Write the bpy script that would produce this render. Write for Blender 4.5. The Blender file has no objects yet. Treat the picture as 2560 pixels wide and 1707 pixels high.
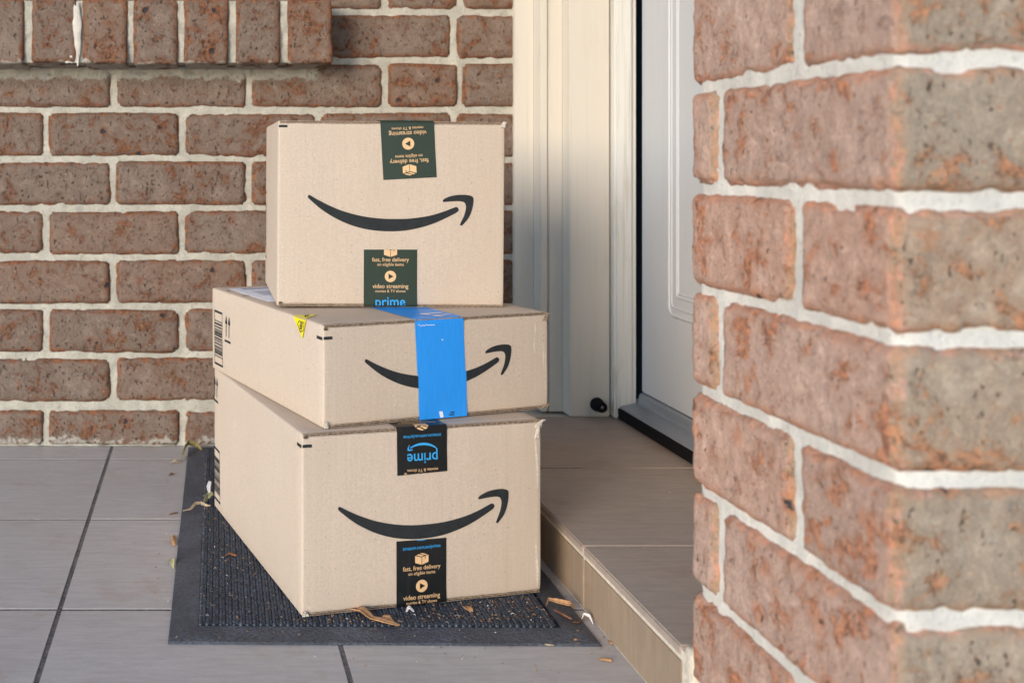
import bpy, bmesh, math, random
from mathutils import Vector, Matrix, noise
random.seed(7)
R = math.radians
scene = bpy.context.scene
COL = scene.collection

# ------------------------------------------------------------------ camera
cam = bpy.data.cameras.new('camera'); cam_o = bpy.data.objects.new('camera', cam); COL.objects.link(cam_o)
cam_o.location = (0, 0, .503); cam_o.rotation_euler = (R(90), 0, 0)
cam.sensor_width = 36; cam.lens = 36 * 2700 / 2560
cam.shift_x = 770 / 2560; cam.shift_y = -451.5 / 2560
cam.clip_start = .02; cam.clip_end = 500
cam.dof.use_dof = True; cam.dof.focus_distance = 1.33; cam.dof.aperture_fstop = 6.7
scene.camera = cam_o

# ------------------------------------------------------------------ sky, sun, exposure
SUN_EL, SUN_AZ = 12.0, 218.0      # azimuth: 180 = straight behind the camera, more = towards the left
w = bpy.data.worlds.new('World'); scene.world = w; w.use_nodes = True
wn = w.node_tree.nodes; wl = w.node_tree.links
sky = wn.new('ShaderNodeTexSky'); sky.sky_type = 'NISHITA'; sky.sun_disc = False
sky.sun_elevation = R(SUN_EL); sky.sun_rotation = R(SUN_AZ)
sky.air_density = 1.0; sky.dust_density = .3; sky.ozone_density = 4.0
wl.new(sky.outputs[0], wn['Background'].inputs[0]); wn['Background'].inputs[1].default_value = .15
sun = bpy.data.lights.new('sun', 'SUN'); sun.energy = .95; sun.angle = R(24); sun.color = (1, .87, .73)
sun_o = bpy.data.objects.new('sun', sun); COL.objects.link(sun_o)
az, el = R(SUN_AZ), R(SUN_EL)
to_sun = Vector((math.sin(az) * math.cos(el), math.cos(az) * math.cos(el), math.sin(el)))
sun_o.rotation_euler = to_sun.to_track_quat('Z', 'Y').to_euler()
vs = scene.view_settings
vs.view_transform = 'Standard'; vs.look = 'None'; vs.gamma = 1; vs.use_curve_mapping = False
vs.exposure = 1.55
scene.render.engine = 'CYCLES'
scene.render.resolution_x, scene.render.resolution_y = 1024, 682

# ------------------------------------------------------------------ material helpers
class NT:
    def __init__(s, name, rough=.7, spec=.3):
        s.m = bpy.data.materials.new(name); s.m.use_nodes = True
        s.t = s.m.node_tree; s.n = s.t.nodes; s.b = s.n['Principled BSDF']
        s.b.inputs['Roughness'].default_value = rough
        s.b.inputs['Specular IOR Level'].default_value = spec
        s.b.inputs['Base Color'].default_value = (.5, .5, .5, 1)
    def new(s, k, **kw):
        n = s.n.new('ShaderNode' + k)
        for a, v in kw.items(): setattr(n, a, v)
        return n
    def put(s, sock, v):
        if isinstance(v, bpy.types.NodeSocket): s.t.links.new(v, sock)
        elif isinstance(v, (tuple, list)) and len(v) == 3 and sock.type == 'RGBA': sock.default_value = (*v, 1)
        else: sock.default_value = v
    def math(s, op, a, b=None, c=None, clamp=False):
        n = s.new('Math', operation=op); n.use_clamp = clamp
        s.put(n.inputs[0], a)
        if b is not None: s.put(n.inputs[1], b)
        if c is not None: s.put(n.inputs[2], c)
        return n.outputs[0]
    def vmath(s, op, a, b):
        n = s.new('VectorMath', operation=op); s.put(n.inputs[0], a); s.put(n.inputs[1], b); return n.outputs[0]
    def mix(s, fac, a, b, blend='MIX'):
        n = s.new('Mix', data_type='RGBA', blend_type=blend)
        s.put(n.inputs[0], fac); s.put(n.inputs[6], a); s.put(n.inputs[7], b); return n.outputs[2]
    def noise(s, vec, scale, detail=4, rough=.6, dist=0):
        n = s.new('TexNoise'); s.put(n.inputs['Vector'], vec)
        n.inputs['Scale'].default_value = scale; n.inputs['Detail'].default_value = detail
        n.inputs['Roughness'].default_value = rough; n.inputs['Distortion'].default_value = dist
        return n.outputs[0]
    def voro(s, vec, scale, rnd=1):
        n = s.new('TexVoronoi'); s.put(n.inputs['Vector'], vec); n.inputs['Scale'].default_value = scale
        n.inputs['Randomness'].default_value = rnd
        return n.outputs['Distance'], n.outputs['Color']
    def ramp(s, v, lo, hi, a=0., b=1.):
        n = s.new('MapRange'); n.interpolation_type = 'SMOOTHSTEP'
        s.put(n.inputs[0], v); n.inputs[1].default_value = lo; n.inputs[2].default_value = hi
        n.inputs[3].default_value = a; n.inputs[4].default_value = b
        return n.outputs[0]
    def pos(s, world=False):
        if world: return s.new('NewGeometry').outputs['Position']
        return s.new('TexCoord').outputs['Object']
    def scale(s, vec, v):
        return s.vmath('MULTIPLY', vec, v)
    def rnd(s): return s.new('ObjectInfo').outputs['Random']
    def color(s, v): s.put(s.b.inputs['Base Color'], v)
    def bump(s, h, strength=.3, dist=.001, prev=None):
        n = s.new('Bump'); n.inputs['Strength'].default_value = strength; n.inputs['Distance'].default_value = dist
        s.put(n.inputs['Height'], h)
        if prev is not None: s.put(n.inputs['Normal'], prev)
        s.put(s.b.inputs['Normal'], n.outputs[0]); return n.outputs[0]

def brick_material(name, base, base2, rust, edge_amt, pits=.635):
    t = NT(name, .85, .2)
    p0 = t.pos(); p = t.vmath('ADD', p0, t.scale(t.new('ObjectInfo').outputs['Random'], (37., 91., 53.)))
    hv = t.new('Attribute', attribute_name='bh').outputs['Vector']
    pv = t.new('Attribute', attribute_name='bp').outputs['Vector']
    ab = t.new('VectorMath', operation='ABSOLUTE'); t.put(ab.inputs[0], pv)
    d = t.new('SeparateXYZ'); t.put(d.inputs[0], t.vmath('SUBTRACT', hv, ab.outputs[0]))
    a, b, c = d.outputs
    med = t.math('MAXIMUM', t.math('MINIMUM', a, b), t.math('MINIMUM', t.math('MAXIMUM', a, b), c))
    n1 = t.noise(p, 11, 4, .6, .6); n2 = t.noise(p, 38, 6, .68, .5); n3 = t.noise(p, 150, 4, .65); n4 = t.noise(p, 430, 3, .7)
    col = t.mix(t.ramp(n1, .34, .62), base, base2)
    rn = t.rnd()
    col = t.mix(t.ramp(rn, .45, 1.0, 0, .55), col, (base[0] * .98, base[1] * .80, base[2] * .70))
    col = t.mix(t.ramp(rn, .35, .0, 0, .45), col, (base[0] * .74, base[1] * .72, base[2] * .70))
    col = t.mix(t.ramp(n2, .46, .62, 0, .36), col, (base[0] * .66, base[1] * .58, base[2] * .53))
    col = t.mix(t.ramp(n2, .46, .33, 0, .50), col, tuple(min(1, x * 1.30) for x in base))
    col = t.mix(t.ramp(n3, .44, .64, 0, .36), col, tuple(x * .55 for x in base))
    col = t.mix(t.ramp(n4, .50, .72, 0, .45), col, tuple(min(1, x * 1.5) for x in base))
    # rust coloured arris where the fire flashed the edges, broken up by noise
    em = t.math('ADD', med, t.math('MULTIPLY', t.math('SUBTRACT', n2, .5), .034))
    edge = t.ramp(em, -.0005, .0085, 1, 0)
    patch = t.ramp(t.math('ADD', n2, t.math('MULTIPLY', n1, .45)), .765, .86)
    rustm = t.math('MAXIMUM', t.math('MULTIPLY', edge, edge_amt), t.math('MULTIPLY', patch, .7))
    rcol = t.mix(t.ramp(n3, .35, .65), tuple(x * .50 for x in rust), tuple(min(1, x * 1.45) for x in rust))
    col = t.mix(rustm, col, rcol)
    # hairline firing cracks
    ck = t.noise(t.scale(p, (1.6, 1.6, .8)), 75, 3, .6, 1.2)
    crack = t.math('MULTIPLY', t.ramp(t.math('ABSOLUTE', t.math('SUBTRACT', ck, .5)), .0, .012, 1, 0), t.ramp(n2, .50, .60))
    col = t.mix(t.math('MULTIPLY', crack, .75), col, tuple(x * .30 for x in base))
    # grit: ragged dark pits, red and pale flecks
    pit = t.ramp(t.noise(t.scale(p, (1, 1, .55)), 250, 2, .55, .4), pits, pits + .065)
    col = t.mix(t.math('MULTIPLY', pit, .85), col, (base[0] * .24, base[1] * .20, base[2] * .18))
    fl = t.noise(t.vmath('ADD', p, (3.1, 1.7, 5.3)), 190, 2, .6, .3)
    col = t.mix(t.math('MULTIPLY', t.ramp(fl, .66, .71), .85), col, tuple(x * .8 for x in rust))
    fl2 = t.noise(t.vmath('ADD', p, (9.1, 4.7, 2.3)), 270, 2, .6, .3)
    col = t.mix(t.math('MULTIPLY', t.ramp(fl2, .69, .73), .8), col, (.52, .33, .19))
    wv = t.vmath('ADD', p, t.scale(t.noise(p, 130, 3), (.016, .016, .016)))
    vd2, vc2 = t.voro(wv, 30)
    s2 = t.new('SeparateColor'); t.put(s2.inputs[0], vc2)
    big = t.math('MULTIPLY', t.ramp(vd2, .08, .17, 1, 0), t.ramp(s2.outputs[0], .74, .78))
    halo = t.math('MULTIPLY', t.ramp(vd2, .16, .36, 1, 0), t.ramp(s2.outputs[0], .70, .74))
    col = t.mix(t.math('MULTIPLY', halo, .55), col, rust)
    col = t.mix(big, col, (.045, .045, .052))
    # mortar smears near the paving and under the sill ledge
    sx = t.new('SeparateXYZ'); t.put(sx.inputs[0], t.pos(True))
    z = sx.outputs[2]
    zz = t.math('ADD', z, t.math('MULTIPLY', t.math('SUBTRACT', n2, .5), .045))
    zl = t.math('ADD', z, t.math('ADD', t.math('MULTIPLY', t.math('SUBTRACT', n1, .5), .09), t.math('MULTIPLY', t.math('SUBTRACT', n2, .5), .05)))
    low = t.math('MULTIPLY', t.ramp(zl, .010, .018, 1, 0), t.ramp(n3, .40, .52))
    hi = t.math('MULTIPLY', t.ramp(zz, .643, .650), t.ramp(zz, .665, .67, 1, 0))
    hi = t.math('MULTIPLY', hi, t.ramp(sx.outputs[0], .19, .21, 1, 0))
    far = t.ramp(sx.outputs[1], 1.5, 1.6)
    col = t.mix(t.math('MULTIPLY', t.math('MULTIPLY', t.math('MAXIMUM', low, hi), far), .8), col, (.47, .44, .37))
    t.color(col)
    h = t.math('ADD', t.math('MULTIPLY', n2, .6), t.math('ADD', t.math('MULTIPLY', n3, .5), t.math('MULTIPLY', n4, .3)))
    h = t.math('SUBTRACT', h, t.math('ADD', t.math('MULTIPLY', t.math('MAXIMUM', big, pit), .8), t.math('MULTIPLY', crack, .5)))
    t.bump(h, 1, .0034)
    return t.m
M = {}
M['brick'] = brick_material('fired_brick', (.240, .176, .134), (.192, .128, .092), (.215, .078, .032), .9)
M['brick_pink'] = brick_material('fired_brick_pink', (.53, .355, .268), (.47, .290, .208), (.48, .175, .075), .55, .68)
M['brick_front'] = brick_material('front_face_brick', (.405, .310, .220), (.335, .240, .160), (.43, .175, .075), .5, .67)  # darker, less pink brick colour for the pillar's front faces

def simple(name, col, rough=.7, spec=.3, var=.15, scale=60, bump=.2, bd=.001, stretch=(1, 1, 1), metal=0):
    t = NT(name, rough, spec); t.b.inputs['Metallic'].default_value = metal
    p = t.scale(t.pos(), stretch)
    n = t.noise(p, scale, 5, .65); n2 = t.noise(p, scale * .18, 3)
    f = t.math('ADD', t.math('MULTIPLY', n, .6), t.math('MULTIPLY', n2, .4))
    t.color(t.mix(t.ramp(f, .3, .7), tuple(c * (1 - var) for c in col), tuple(min(1, c * (1 + var)) for c in col)))
    if bump: t.bump(n, bump, bd)
    return t.m

def mortar_material(name, col, dirt=1., relief=.003):
    t = NT(name, .95, .1); p = t.pos(True)
    n = t.noise(p, 260, 4, .7); n2 = t.noise(p, 22, 4); n3 = t.noise(p, 700, 2, .7)
    c = t.mix(t.ramp(n2, .35, .7), tuple(x * .78 for x in col), col)
    c = t.mix(t.ramp(n, .52, .72, 0, .8 * dirt), c, tuple(x * .60 for x in col))
    c = t.mix(t.ramp(t.noise(p, 75, 5, .72), .56, .70, 0, .7 * dirt), c, (col[0] * .55, col[1] * .50, col[2] * .42))
    c = t.mix(t.ramp(n3, .66, .72), c, (.10, .08, .06))
    t.color(c)
    t.bump(t.math('ADD', n, t.math('MULTIPLY', n3, .6)), 1, relief)
    return t.m
M['mortar'] = mortar_material('mortar', (.70, .64, .515))
M['mortar_light'] = mortar_material('mortar_pale', (.84, .765, .645), .5, .0016)

def tile_material(name, col, axis):
    t = NT(name, .55, .35)
    p = t.vmath('ADD', t.pos(True), t.scale(t.rnd(), (3.1, 5.7, 2.3)))
    st = {'x': (14, 85, 85), 'y': (85, 14, 85), 'z': (85, 85, 9)}[axis]
    g = t.noise(t.scale(p, st), 1.6, 5, .62, .5)
    g2 = t.noise(t.scale(p, tuple(3 * q for q in st)), 1.6, 3, .6)
    cl = t.noise(p, 9, 3)
    f = t.math('ADD', t.math('MULTIPLY', g, .55), t.math('ADD', t.math('MULTIPLY', g2, .25), t.math('MULTIPLY', cl, .2)))
    c = t.mix(t.ramp(f, .34, .66), tuple(x * .87 for x in col), tuple(x * 1.10 for x in col))
    c = t.mix(t.ramp(t.noise(p, 520, 3, .7), .42, .62, 0, .22), c, tuple(x * .70 for x in col))
    c = t.mix(t.math('MULTIPLY', t.ramp(t.noise(p, 14, 4, .7), .55, .74), .6), c, (col[0] * .82, col[1] * .68, col[2] * .56))
    c = t.mix(t.ramp(t.noise(p, 330, 2), .74, .78), c, tuple(x * .35 for x in col))
    t.color(c)
    t.put(t.b.inputs['Roughness'], t.ramp(cl, .3, .7, .42, .62))
    t.bump(g2, .14, .0006)
    return t.m
M['tile'] = tile_material('floor_tile', (.545, .488, .432), 'x')
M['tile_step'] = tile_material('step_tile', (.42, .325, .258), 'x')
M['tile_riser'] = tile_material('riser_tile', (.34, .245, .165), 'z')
M['grout_dark'] = simple('floor_grout', (.165, .150, .135), .95, .1, .55, 160, .8, .002)
M['grout_pale'] = simple('step_grout', (.66, .57, .44), .95, .1, .2, 200, .5, .001)

def paint_material(name, col, dirt=.4, rough=.45):
    t = NT(name, rough, .35); p = t.pos(True)
    st = t.noise(t.scale(p, (70, 70, 2.2)), 1.5, 5, .65)
    sm = t.noise(t.scale(p, (22, 22, 6)), 1.3, 4, .6)
    c = t.mix(t.math('MULTIPLY', t.ramp(st, .5, .72), dirt), col, (col[0] * .70, col[1] * .67, col[2] * .60))
    c = t.mix(t.math('MULTIPLY', t.ramp(sm, .55, .75), dirt), c, (col[0] * .80, col[1] * .77, col[2] * .70))
    t.color(c); t.bump(st, .12, .001)
    return t.m
M['paint'] = paint_material('cream_paint', (.68, .61, .505), .25)
M['paint_worn'] = paint_material('worn_cream_paint', (.72, .69, .62), .75, .6)
M['door_paint'] = paint_material('door_paint', (.55, .545, .535), .10, .35)
M['sill'] = simple('grey_sill_metal', (.29, .31, .335), .38, .5, .12, 40, .08, .0005, (60, 1, 60), .35)
M['rubber_and_gap_black'] = simple('black_rubber_and_gaps', (.007, .007, .008), .75, .15, .3, 200, .2)  # bumper rubber, threshold strip, and the painted dark of the frame gaps

def mat_rubber(name, col, rough, bs):
    t = NT(name, rough, .4); p = t.pos(True)
    a = t.noise(t.scale(p, (150, 300, 300)), 1.5, 3, .6); b = t.noise(p, 22, 3)
    c = t.mix(t.ramp(b, .35, .7), tuple(x * .8 for x in col), tuple(x * 1.25 for x in col))
    c = t.mix(t.ramp(a, .42, .56, .65, 0), c, tuple(x * .42 for x in col))
    c = t.mix(t.ramp(t.noise(p, 800, 2), .73, .78), c, (.20, .17, .14))
    c = t.mix(t.math('MULTIPLY', t.ramp(t.noise(p, 7, 4, .7), .58, .74), .35), c, (.10, .085, .07))
    t.color(c); t.bump(a, bs, .0032)
    return t.m
M['mat_border'] = mat_rubber('mat_border_rubber', (.092, .099, .115), .5, 1)
M['mat_nub'] = mat_rubber('mat_nub_rubber', (.052, .059, .071), .45, .2)

def card_material(name, col):
    t = NT(name, .8, .2); p = t.pos()
    pr = t.vmath('ADD', p, t.scale(t.rnd(), (3.3, 7.1, 5.2)))
    n = t.noise(pr, 420, 4, .7); n2 = t.noise(pr, 7, 3, .5)
    n3 = t.noise(t.scale(pr, (330, 330, 12)), 1, 3, .6)
    f = t.math('ADD', t.math('MULTIPLY', n, .78), t.math('MULTIPLY', n3, .22))
    c = t.mix(t.ramp(f, .34, .66), tuple(x * .91 for x in col), tuple(x * 1.07 for x in col))
    c = t.mix(t.math('MULTIPLY', t.ramp(n2, .42, .7), .35), c, (col[0] * .93, col[1] * .90, col[2] * .86))
    vd, vc = t.voro(pr, 260)
    s = t.new('SeparateColor'); t.put(s.inputs[0], vc)
    c = t.mix(t.math('MULTIPLY', t.ramp(vd, .10, .22, 1, 0), t.ramp(s.outputs[0], .93, .95)), c, tuple(x * .45 for x in col))
    c = t.mix(t.math('MULTIPLY', t.ramp(vd, .10, .22, 1, 0), t.ramp(s.outputs[1], .965, .97)), c, (.72, .66, .56))
    # scuffs: long pale rubs
    sc = t.noise(t.scale(pr, (60, 60, 5)), 1.2, 3, .7)
    c = t.mix(t.math('MULTIPLY', t.ramp(sc, .72, .84), .3), c, (.70, .61, .50))
    t.color(c)
    wv = t.new('TexWave'); wv.inputs['Scale'].default_value = 55; wv.inputs['Distortion'].default_value = .6
    t.put(wv.inputs['Vector'], p)
    t.bump(t.math('ADD', t.math('MULTIPLY', wv.outputs['Fac'], .22), n), .16, .0007)
    return t.m
M['card'] = card_material('kraft_board', (.60, .475, .358))
M['card_edge'] = simple('raw_board_edge', (.34, .25, .175), .95, .1, .5, 900, .3)
M['card_core'] = simple('fluted_core', (.15, .10, .065), .95, .1, .4, 600, 0)
M['card_scuff'] = simple('torn_paper', (.66, .57, .46), .95, .1, .25, 300, .3)
M['ink'] = simple('black_print', (.026, .028, .028), .75, .2, .25, 500, 0)

def tape_material(name, col, gloss):
    t = NT(name, gloss, .5); p = t.pos()
    a = t.noise(t.scale(p, (1400, 1400, 20)), 1, 2, .5)
    b = t.noise(t.scale(p, (80, 80, 3)), 1, 3, .5)
    c = t.mix(t.ramp(a, .3, .7), tuple(x * .93 for x in col), tuple(min(1, x * 1.06) for x in col))
    line = t.ramp(t.math('ABSOLUTE', t.math('SUBTRACT', b, .5)), .0, .006, 1, 0)
    c = t.mix(t.math('MULTIPLY', line, .10), c, tuple(x * .4 + .12 for x in col))
    t.color(c); t.bump(t.math('ADD', t.math('MULTIPLY', a, .25), b), .12, .0009)
    return t.m
M['tape_green'] = tape_material('dark_green_tape', (.024, .037, .019), .42)
M['tape_black'] = tape_material('black_tape', (.010, .011, .011), .4)
M['tape_blue'] = tape_material('blue_tape', (.026, .31, .84), .42)
M['ink_tan'] = simple('tan_print', (.80, .50, .25), .6, .3, .06, 300, 0)
M['ink_blue'] = simple('sky_blue_print', (.045, .37, .72), .6, .3, .06, 300, 0)
M['ink_white'] = simple('white_print', (.82, .84, .86), .55, .3, .05, 300, 0)
M['paper'] = simple('white_label_paper', (.78, .79, .84), .55, .3, .04, 200, .05)
M['paper_grey'] = simple('grey_label_print', (.33, .36, .46), .6, .3, .25, 500, 0)
M['yellow'] = simple('yellow_sticker_film', (.86, .70, .012), .4, .4, .06, 120, .05)
M['bark'] = simple('dry_bark', (.46, .25, .115), .85, .2, .4, 260, .6, .001, (1, 1, 1))
M['bark_dark'] = simple('dark_bark', (.24, .10, .045), .85, .2, .45, 260, .6)
M['leaf_olive'] = simple('olive_dry_leaf', (.27, .205, .075), .7, .3, .35, 120, .3)
M['leaf_green'] = simple('pale_green_leaf', (.42, .38, .19), .6, .3, .3, 150, .2)
M['leaf_pale'] = simple('pale_straw', (.48, .36, .22), .8, .2, .3, 200, .3)
M['petal'] = simple('white_petal', (.80, .72, .66), .7, .2, .12, 150, .2)
M['ceiling'] = simple('ceiling_board', (.72, .70, .66), .7, .2, .04, 20, .05)
M['ground'] = simple('garden_paving', (.34, .32, .28), .9, .1, .25, 3, .2, .01)
M['metal'] = simple('screw_metal', (.45, .45, .46), .3, .5, .1, 80, 0, metal=1)

# ------------------------------------------------------------------ mesh helpers
def link(name, me, mat, parent=None, loc=None, rot=None):
    o = bpy.data.objects.new(name, me); COL.objects.link(o)
    if mat is not None and me is not None and not me.materials: me.materials.append(M[mat])
    if parent: o.parent = parent
    if loc: o.location = loc
    if rot: o.rotation_euler = rot
    return o
def tag(o, label=None, cat=None, group=None, kind=None):
    for k, v in (('label', label), ('category', cat), ('group', group), ('kind', kind)):
        if v: o[k] = v
    return o
def empty(name, loc, rz=0, ry=0):
    o = bpy.data.objects.new(name, None); COL.objects.link(o); o.location = loc
    o.rotation_euler = (0, ry, rz); o.empty_display_size = .05
    return o
def pydata(name, v, f, smooth=False):
    me = bpy.data.meshes.new(name); me.from_pydata([tuple(x) for x in v], [], f); me.update()
    if smooth: me.polygons.foreach_set('use_smooth', [True] * len(me.polygons))
    return me
def axis_pts(L, r, step):
    inner = max(1, int(round((L - 2 * r) / step)))
    a = [0, r * .3, r]
    a += [r + (L - 2 * r) * i / inner for i in range(1, inner)]
    return a + [L - r, L - r * .3, L]
def block(name, L, D, H, r, step, amp=0., chip=0., seed=0, freq=45., attrs=False, post=None, origin='corner', rc=0., wob=.9):
    """rounded box with optional rough, chipped surface. local x:L  y:D  z:H"""
    dim = (L, D, H); ax = [axis_pts(d, r, step) for d in dim]
    idx, verts, nrm, faces = {}, [], [], []
    def vid(p):
        k = (round(p[0], 6), round(p[1], 6), round(p[2], 6))
        if k in idx: return idx[k]
        q = Vector([min(max(p[i], r), dim[i] - r) for i in range(3)])
        d = Vector(p) - q; n = d.normalized(); pt = q + n * r
        if amp or chip:
            s = Vector((seed * 13.7, seed * 5.3, seed * 9.1))
            e = sum(1 for i in range(3) if abs(d[i]) > 1e-7)
            pt = pt + n * (amp * noise.noise(pt * freq + s) + amp * .6 * noise.noise(pt * freq * 2.7 + s))
            # big slow wobble of the outline and knocked-off corners
            pt = pt + Vector((noise.noise(pt * 14 + s), noise.noise(pt * 14 - s), noise.noise(pt * 14 + s * 2))) * amp * wob
            if e >= 2: pt = pt - n * chip * (.45 * max(0, noise.noise(pt * 26 + s * 3)) + .38 * max(0, noise.noise(pt * 85 + s * 4)) + .05) * (1.6 if e == 3 else 1)
        if rc:
            a_, b_ = (0, 2)
            sx_, sz_ = (1 if pt.x > L / 2 else -1), (1 if pt.z > H / 2 else -1)
            rk = rc * (.35 + 1.1 * abs(noise.noise(Vector((seed * 3.1 + sx_ * 7.3, sz_ * 5.9, seed)))) * 1.6)
            u_, w_ = (abs(pt.x - L / 2) - (L / 2 - rk)) / rk, (abs(pt.z - H / 2) - (H / 2 - rk)) / rk
            if u_ > 0 and w_ > 0:
                fct = max(u_, w_) / math.hypot(u_, w_)
                pt.x = L / 2 + sx_ * (L / 2 - rk + u_ * fct * rk); pt.z = H / 2 + sz_ * (H / 2 - rk + w_ * fct * rk)
        if post: pt = post(pt)
        idx[k] = len(verts); verts.append(pt); return idx[k]
    for a in range(3):
        b, c = (a + 1) % 3, (a + 2) % 3
        for side in (0, 1):
            B, Cc = ax[b], ax[c]
            for i in range(len(B) - 1):
                for j in range(len(Cc) - 1):
                    quad = []
                    for (bb, cc) in ((B[i], Cc[j]), (B[i + 1], Cc[j]), (B[i + 1], Cc[j + 1]), (B[i], Cc[j + 1])):
                        p = [0, 0, 0]; p[a] = side * dim[a]; p[b] = bb; p[c] = cc; quad.append(vid(p))
                    faces.append(quad if side else quad[::-1])
    off = Vector((L / 2, D / 2, H / 2))
    if origin == 'centre': verts = [v - off for v in verts]
    me = pydata(name, verts, faces, True)
    if attrs:
        a1 = me.attributes.new('bp', 'FLOAT_VECTOR', 'POINT'); a2 = me.attributes.new('bh', 'FLOAT_VECTOR', 'POINT')
        for i, v in enumerate(me.vertices):
            a1.data[i].vector = v.co if origin == 'centre' else v.co - off; a2.data[i].vector = off
    return me
def boxmesh(name, x0, x1, y0, y1, z0, z1, bev=.0):
    bm = bmesh.new()
    bmesh.ops.create_cube(bm, size=1, matrix=Matrix.Translation(((x0 + x1) / 2, (y0 + y1) / 2, (z0 + z1) / 2)) @ Matrix.Diagonal((x1 - x0, y1 - y0, z1 - z0, 1)))
    if bev: bmesh.ops.bevel(bm, geom=bm.edges[:], offset=bev, segments=2, affect='EDGES')
    me = bpy.data.meshes.new(name); bm.to_mesh(me); bm.free(); return me
def extrude_profile(name, pts, axis, a0, a1, bev=0.):
    """closed 2-D profile swept along an axis ('y' profile in x,z; 'z' profile in x,y)"""
    n = len(pts); v = []
    for a in (a0, a1):
        for p in pts: v.append((p[0], a, p[1]) if axis == 'y' else (p[0], p[1], a))
    f = [[i, (i + 1) % n, n + (i + 1) % n, n + i] for i in range(n)] + [list(range(n))[::-1], list(range(n, 2 * n))]
    bm = bmesh.new(); vv = [bm.verts.new(x) for x in v]
    for q in f: bm.faces.new([vv[i] for i in q])
    bmesh.ops.recalc_face_normals(bm, faces=bm.faces)
    if bev: bmesh.ops.bevel(bm, geom=bm.edges[:], offset=bev, segments=2, affect='EDGES')
    me = bpy.data.meshes.new(name); bm.to_mesh(me); bm.free(); return me
def rough_sheet(name, org, eu, ev, nu, nv, nrm, amp, freq):
    v = []; f = []
    org, eu, ev, nrm = map(Vector, (org, eu, ev, nrm))
    for j in range(nv + 1):
        for i in range(nu + 1):
            p = org + eu * (i / nu) + ev * (j / nv)
            d = noise.noise(p * freq) * amp + noise.noise(p * freq * 3.1) * amp * .5
            v.append(p + nrm * d)
    for j in range(nv):
        for i in range(nu):
            a = j * (nu + 1) + i; f.append((a, a + 1, a + nu + 2, a + nu + 1))
    return pydata(name, v, f, True)

# ------------------------------------------------------------------ setting: ground, porch floor, ceiling
g = link('ground', boxmesh('ground', -60, 60, -80, 60, -.5, -.16), 'ground'); tag(g, kind='structure')
WALL_Y = 1.908
fl = link('porch_floor', boxmesh('porch_floor', -2.0, .70, -.62, 2.02, -.15, -.0007), 'grout_dark')
tag(fl, kind='structure')
PX, PY, J = .304, .3045, .0055
tile_me = boxmesh('floor_tile', -PX / 2 + J / 2, PX / 2 - J / 2, -PY / 2 + J / 2, PY / 2 - J / 2, -.009, 0, .00025)
x_first, y_first = -.162, 1.8205
for i in range(-5, 2):
    for j in range(-8, 1):
        cx = x_first + (i + .5) * PX
        cy = y_first + (j - .5) * PY
        if i == 1:     # narrow cut tile beside the step
            me = bpy.data.meshes.get('floor_tile_cut') or boxmesh('floor_tile_cut', .142 + J / 2 - .294, .4275 - .294, -PY / 2 + J / 2, PY / 2 - J / 2, -.009, 0, .00025)
            o = link('tile', me, 'tile', fl, (.294, cy, 0))
        else:
            o = link('tile', tile_me, 'tile', fl, (cx, cy, 0))
        o.location.z = random.uniform(-.0002, .0002)
cut_me = boxmesh('floor_tile_back', -PX / 2 + J / 2, PX / 2 - J / 2, y_first + J / 2, WALL_Y - .004, -.009, 0, .00025)
for i in range(-5, 2):
    link('tile', cut_me, 'tile', fl, (x_first + (i + .5) * PX, 0, -.0002))
ce = link('porch_ceiling', boxmesh('porch_ceiling', -1.75, 1.6, -.75, 2.05, 2.42, 2.50), 'ceiling'); tag(ce, kind='structure')

# ------------------------------------------------------------------ brick wall behind
wall = empty('brick_wall', (-.3, WALL_Y, 0))
tag(wall, 'brown brick wall with pale mortar behind the parcels, a projecting sill course at its top', 'wall')
def wlink(name, me, mat, loc=(0, 0, 0), rot=(0, 0, 0)):
    o = link(name, me, mat); o.parent = wall; o.location = Vector(loc) - wall.location; o.rotation_euler = rot; return o
wlink('mortar_bed', rough_sheet('mortar_bed', (-1.05, WALL_Y + .0016, -.005), (1.62, 0, 0), (0, 0, 1.02), 324, 204, (0, -1, 0), .0024, 60), 'mortar')
wlink('wall_core', boxmesh('wall_core', -2.0, .90, WALL_Y + .012, WALL_Y + .11, -.1, 2.42), 'mortar')
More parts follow.
